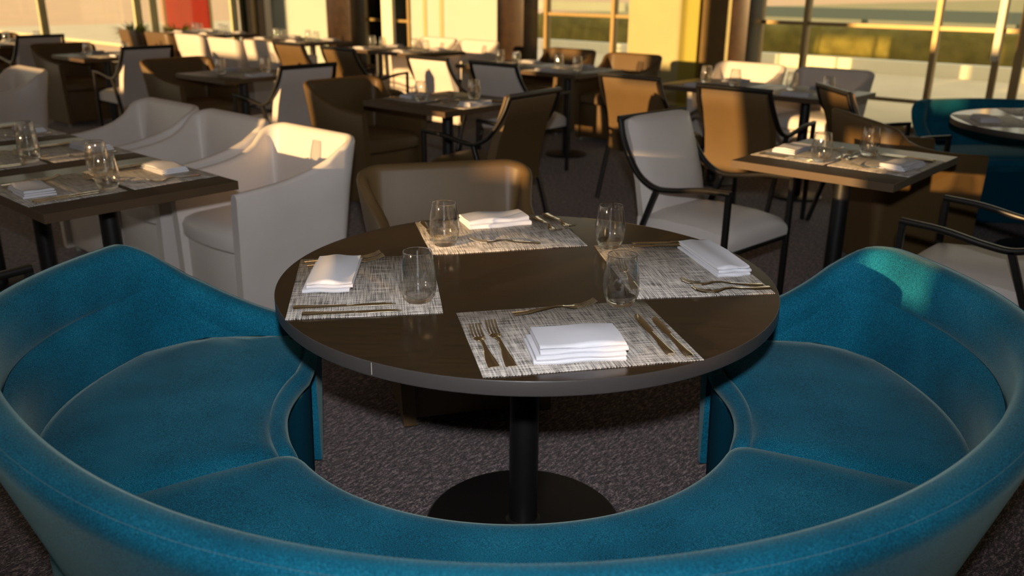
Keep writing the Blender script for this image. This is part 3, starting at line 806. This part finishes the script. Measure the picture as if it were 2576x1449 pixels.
for k, (va, vb) in enumerate([(-5.13, -4.90), (-8.78, -8.28), (-12.75, -12.10)]):
    o = slab('pillar', U1 - 0.42, U1 - 0.10, va, vb, 0, H, M['pillar'], 0.01); struct(o)
# glass door with a bright pull handle at the right
d = empty('door_1'); d.rotation_euler.z = GA; struct(d)
o = slab('handle', U1 - 0.14, U1 - 0.08, -2.43, -2.36, 0.77, 2.0, M['bright'], 0.02, d); o['label'] = 'tall bright white door pull'
slab('stile', U1 - 0.05, U1 - 0.0, -2.43, -2.37, 0.0, H, M['mullion'], 0, d)
slab('stile', U1 - 0.05, U1 - 0.0, -2.24, -2.16, 0.0, H, M['mullion'], 0, d)
# glazed wall on the left
root = empty('window_5'); root.rotation_euler.z = GA; struct(root)
for nm, a in [('sill', (U0, U1, V0 - 0.05, V0 + 0.05, 0, 0.06)), ('head', (U0, U1, V0 - 0.05, V0 + 0.05, H - 0.1, H)), ('pane', (U0, U1, V0 - 0.01, V0 - 0.004, 0.06, H - 0.1))]:
    o = slab(nm, *a, M['pane'] if nm == 'pane' else M['mullion'], 0, root)
for um in (9.7, 8.05, 7.75, 6.1, 4.2, 2.2, 0.2, -1.8):
    slab('mullion', um - 0.05, um + 0.05, V0 - 0.06, V0 + 0.06, 0, H, M['pale'], 0, root)
# sun side wall (behind the viewer): solid below and above, sill and added unseen blocks shape the sun patches
SILL = 1.325
def vw(w): return -0.188 - w
struct(slab('wall_back', U0 - 0.12, U0, V0, V1, 0, SILL, M['wall']))
struct(slab('beam', U0 - 0.12, U0, V0, V1, 2.95, H, M['wall']))
for wa, wb, za, zb in [(-5.2, 0.78, SILL, 2.95), (1.0, 1.42, SILL, 2.95), (2.45, 2.8, SILL, 2.95), (4.4, 5.3, SILL, 2.95), (9.2, 9.5, SILL, 2.95), (12.2, 12.5, SILL, 2.95), (15.0, 16.0, SILL, 2.95), (6.45, 6.5, SILL, 2.95),
                       (1.42, 2.1, 1.68, 2.3), (2.1, 2.45, SILL, 1.44), (2.1, 2.45, 1.52, 1.82), (2.8, 3.75, 1.84, 2.4), (4.0, 4.4, SILL, 1.75), (6.1, 6.45, SILL, 2.0), (6.5, 7.1, SILL, 2.0), (5.85, 6.2, 2.0, 2.95), (7.1, 8.2, SILL, 1.52), (9.5, 10.8, SILL, 1.68)]:
    o = slab('sun_block', U0 - 0.12, U0, vw(wb), vw(wa), za, zb, M['wall']); struct(o)  # unseen block added to mask the sun
# ------------------------------------------------------------------ OUTSIDE
struct(slab('terrace', U1 + 0.1, 19.0, -32.0, 30.0, -0.08, -0.02, M['terrace']))
struct(slab('ground', -60.0, 160.0, -160.0, V0 - 0.1, -0.13, -0.09, M['sand']))
struct(slab('road', 19.0, 160.0, -32.0, 60.0, -0.10, -0.06, M['road']))
struct(slab('sun_strip', 16.4, 16.7, -16.0, 30.0, -0.02, 0.20, M['bright']))  # white kerb added in place of a sunlit strip on the terrace
b = MB()
n = 260; rows = []
rnd = random.Random(3)
for i in range(n + 1):
    y = -24 + 42 * i / n
    rows.append([(0.0 + rnd.uniform(-.06, .06), y, -0.05), (-0.05 + rnd.uniform(-.06, .06), y, 0.25 + rnd.uniform(-.04, .04)), (0.0 + rnd.uniform(-.08, .08), y, 0.5 + rnd.uniform(-.04, .04)), (0.08, y, 0.66 + rnd.uniform(-.05, .05)),
                 (0.5, y, 0.70 + rnd.uniform(-.05, .05)), (0.9, y, 0.66), (1.0, y, -0.05)])
b.strips(rows, close_cols=True, caps=True)
hd = b.build('hedge', M['hedge'], None, 60, uv(18.0, 0), GA); tag(hd, 'long olive green hedge outside beyond the right windows', 'hedge')
rl = empty('guard_rail', uv(26.0, 0), GA); tag(rl, 'grey roadside guard rail outside beyond the hedge', 'railing')
b = MB(); b.box(-0.05, 0.05, -30, 30, 0.55, 0.85); b.build('rail', M['rail'], rl, 0)
for k in range(16):
    b = MB(); b.box(0.05, 0.15, -30 + 4 * k - 0.08, -30 + 4 * k + 0.08, -0.06, 0.8); b.build('post', M['rail'], rl, 0)
bn = empty('banner', uv(10.22, -19.0), GA); tag(bn, 'red banner standing outside behind the left glass wall', 'banner')
b = MB(); b.box(-0.57, 0.57, -0.02, 0.02, 0.42, 2.6, 0.005); b.build('cloth', M['red'], bn)
for sx in (-0.55, 0.55):
    b = MB(); b.box(sx - 0.03, sx + 0.03, -0.05, -0.02, -0.03, 2.6); b.build('post', M['mullion'], bn)
def plant(pos, label, seed):
    rnd = random.Random(seed); root = empty('potted_plant', pos); tag(root, label, 'plant', 'plants behind the left glass wall')
    b = MB(); b.lathe([(0.15, 0.0), (0.20, 0.50), (0.215, 0.52), (0.19, 0.52), (0.18, 0.49), (0.0005, 0.48)], 24); b.build('pot', M['pillar'], root)
    b = MB()
    for k in range(170):
        a = rnd.uniform(0, 6.28); L = rnd.uniform(0.30, 0.48); el = rnd.uniform(0.25, 1.1)
        p0 = Vector((0.08 * math.cos(a), 0.08 * math.sin(a), 0.48)); d_ = Vector((math.cos(a) * math.cos(el), math.sin(a) * math.cos(el), math.sin(el)))
        sd = Vector((-math.sin(a), math.cos(a), 0)); w = rnd.uniform(0.012, 0.022)
        p1 = p0 + d_ * L * 0.55; p2 = p0 + d_ * L + Vector((0, 0, -0.22 * L)) + Vector((math.cos(a), math.sin(a), 0)) * 0.1 * L
        b.add([p0 - sd * w * .5, p0 + sd * w * .5, p1 + sd * w, p2, p1 - sd * w], [(0, 1, 2, 4), (4, 2, 3)])
    b.build('foliage', M['leaf'], root)
plant(uv(7.35, -15.6, 0), 'spiky green potted plant left of the other, before the left glass wall', 1)
plant(uv(7.72, -14.75, 0), 'spiky green potted plant right of the other, below the red banner', 2)

# ------------------------------------------------------------------ LIGHT
w = bpy.data.worlds.new('world'); scn.world = w; w.use_nodes = True
nt = w.node_tree; bg = nt.nodes['Background']
sky = nt.nodes.new('ShaderNodeTexSky')
bg.inputs['Color'].default_value = (1.0, 0.90, 0.74, 1)
bg.inputs['Strength'].default_value = 1.05
nt.nodes.remove(sky)
EL, AZT = R(6.5), R(45)
sd = Vector((math.cos(AZT) * math.cos(EL), math.sin(AZT) * math.cos(EL), -math.sin(EL)))
sl = bpy.data.lights.new('evening_sun', 'SUN'); sl.energy = 8.6; sl.angle = R(0.6); sl.color = (1.0, 0.61, 0.25)
so = bpy.data.objects.new('evening_sun', sl); COL.objects.link(so); so.rotation_euler = sd.to_track_quat('-Z', 'Y').to_euler(); so.location = (-6, -6, 4)
fl = bpy.data.lights.new('camera_flash', 'SPOT'); fl.energy = 222; fl.spot_size = R(96); fl.spot_blend = 1.0; fl.shadow_soft_size = 0.03; fl.color = (0.97, 0.97, 1.0)
fo = bpy.data.objects.new('camera_flash', fl); COL.objects.link(fo); fo.location = (0.0, -0.02, CAM_POS.z + 0.21)
fo.rotation_euler = Vector((0, math.cos(R(9)), -math.sin(R(9)))).to_track_quat('-Z', 'Y').to_euler()
for k, (uu, vv) in enumerate([(7.5, -4.0), (7.5, -11.0), (1.5, -4.0), (1.5, -10.0)]):
    al = bpy.data.lights.new('added_ceiling_fill', 'AREA'); al.shape = 'RECTANGLE'; al.size = 1.2; al.size_y = 6.0; al.energy = 4; al.color = (1.0, 0.90, 0.80)  # added fill lamp without a real fitting, lifts the ceiling
    ao = bpy.data.objects.new('added_ceiling_fill', al); COL.objects.link(ao); ao.location = uv(uu, vv, 2.2); ao.rotation_euler = (math.pi, 0, GA)
scn.view_settings.view_transform = 'Standard'
scn.view_settings.look = 'None'
scn.view_settings.exposure = 0.0
scn.cycles.max_bounces = 10
scn.cycles.diffuse_bounces = 3
scn.cycles.glossy_bounces = 4
scn.cycles.transmission_bounces = 10
scn.cycles.transparent_max_bounces = 16
scn.cycles.caustics_reflective = False
scn.cycles.sample_clamp_indirect = 6.0
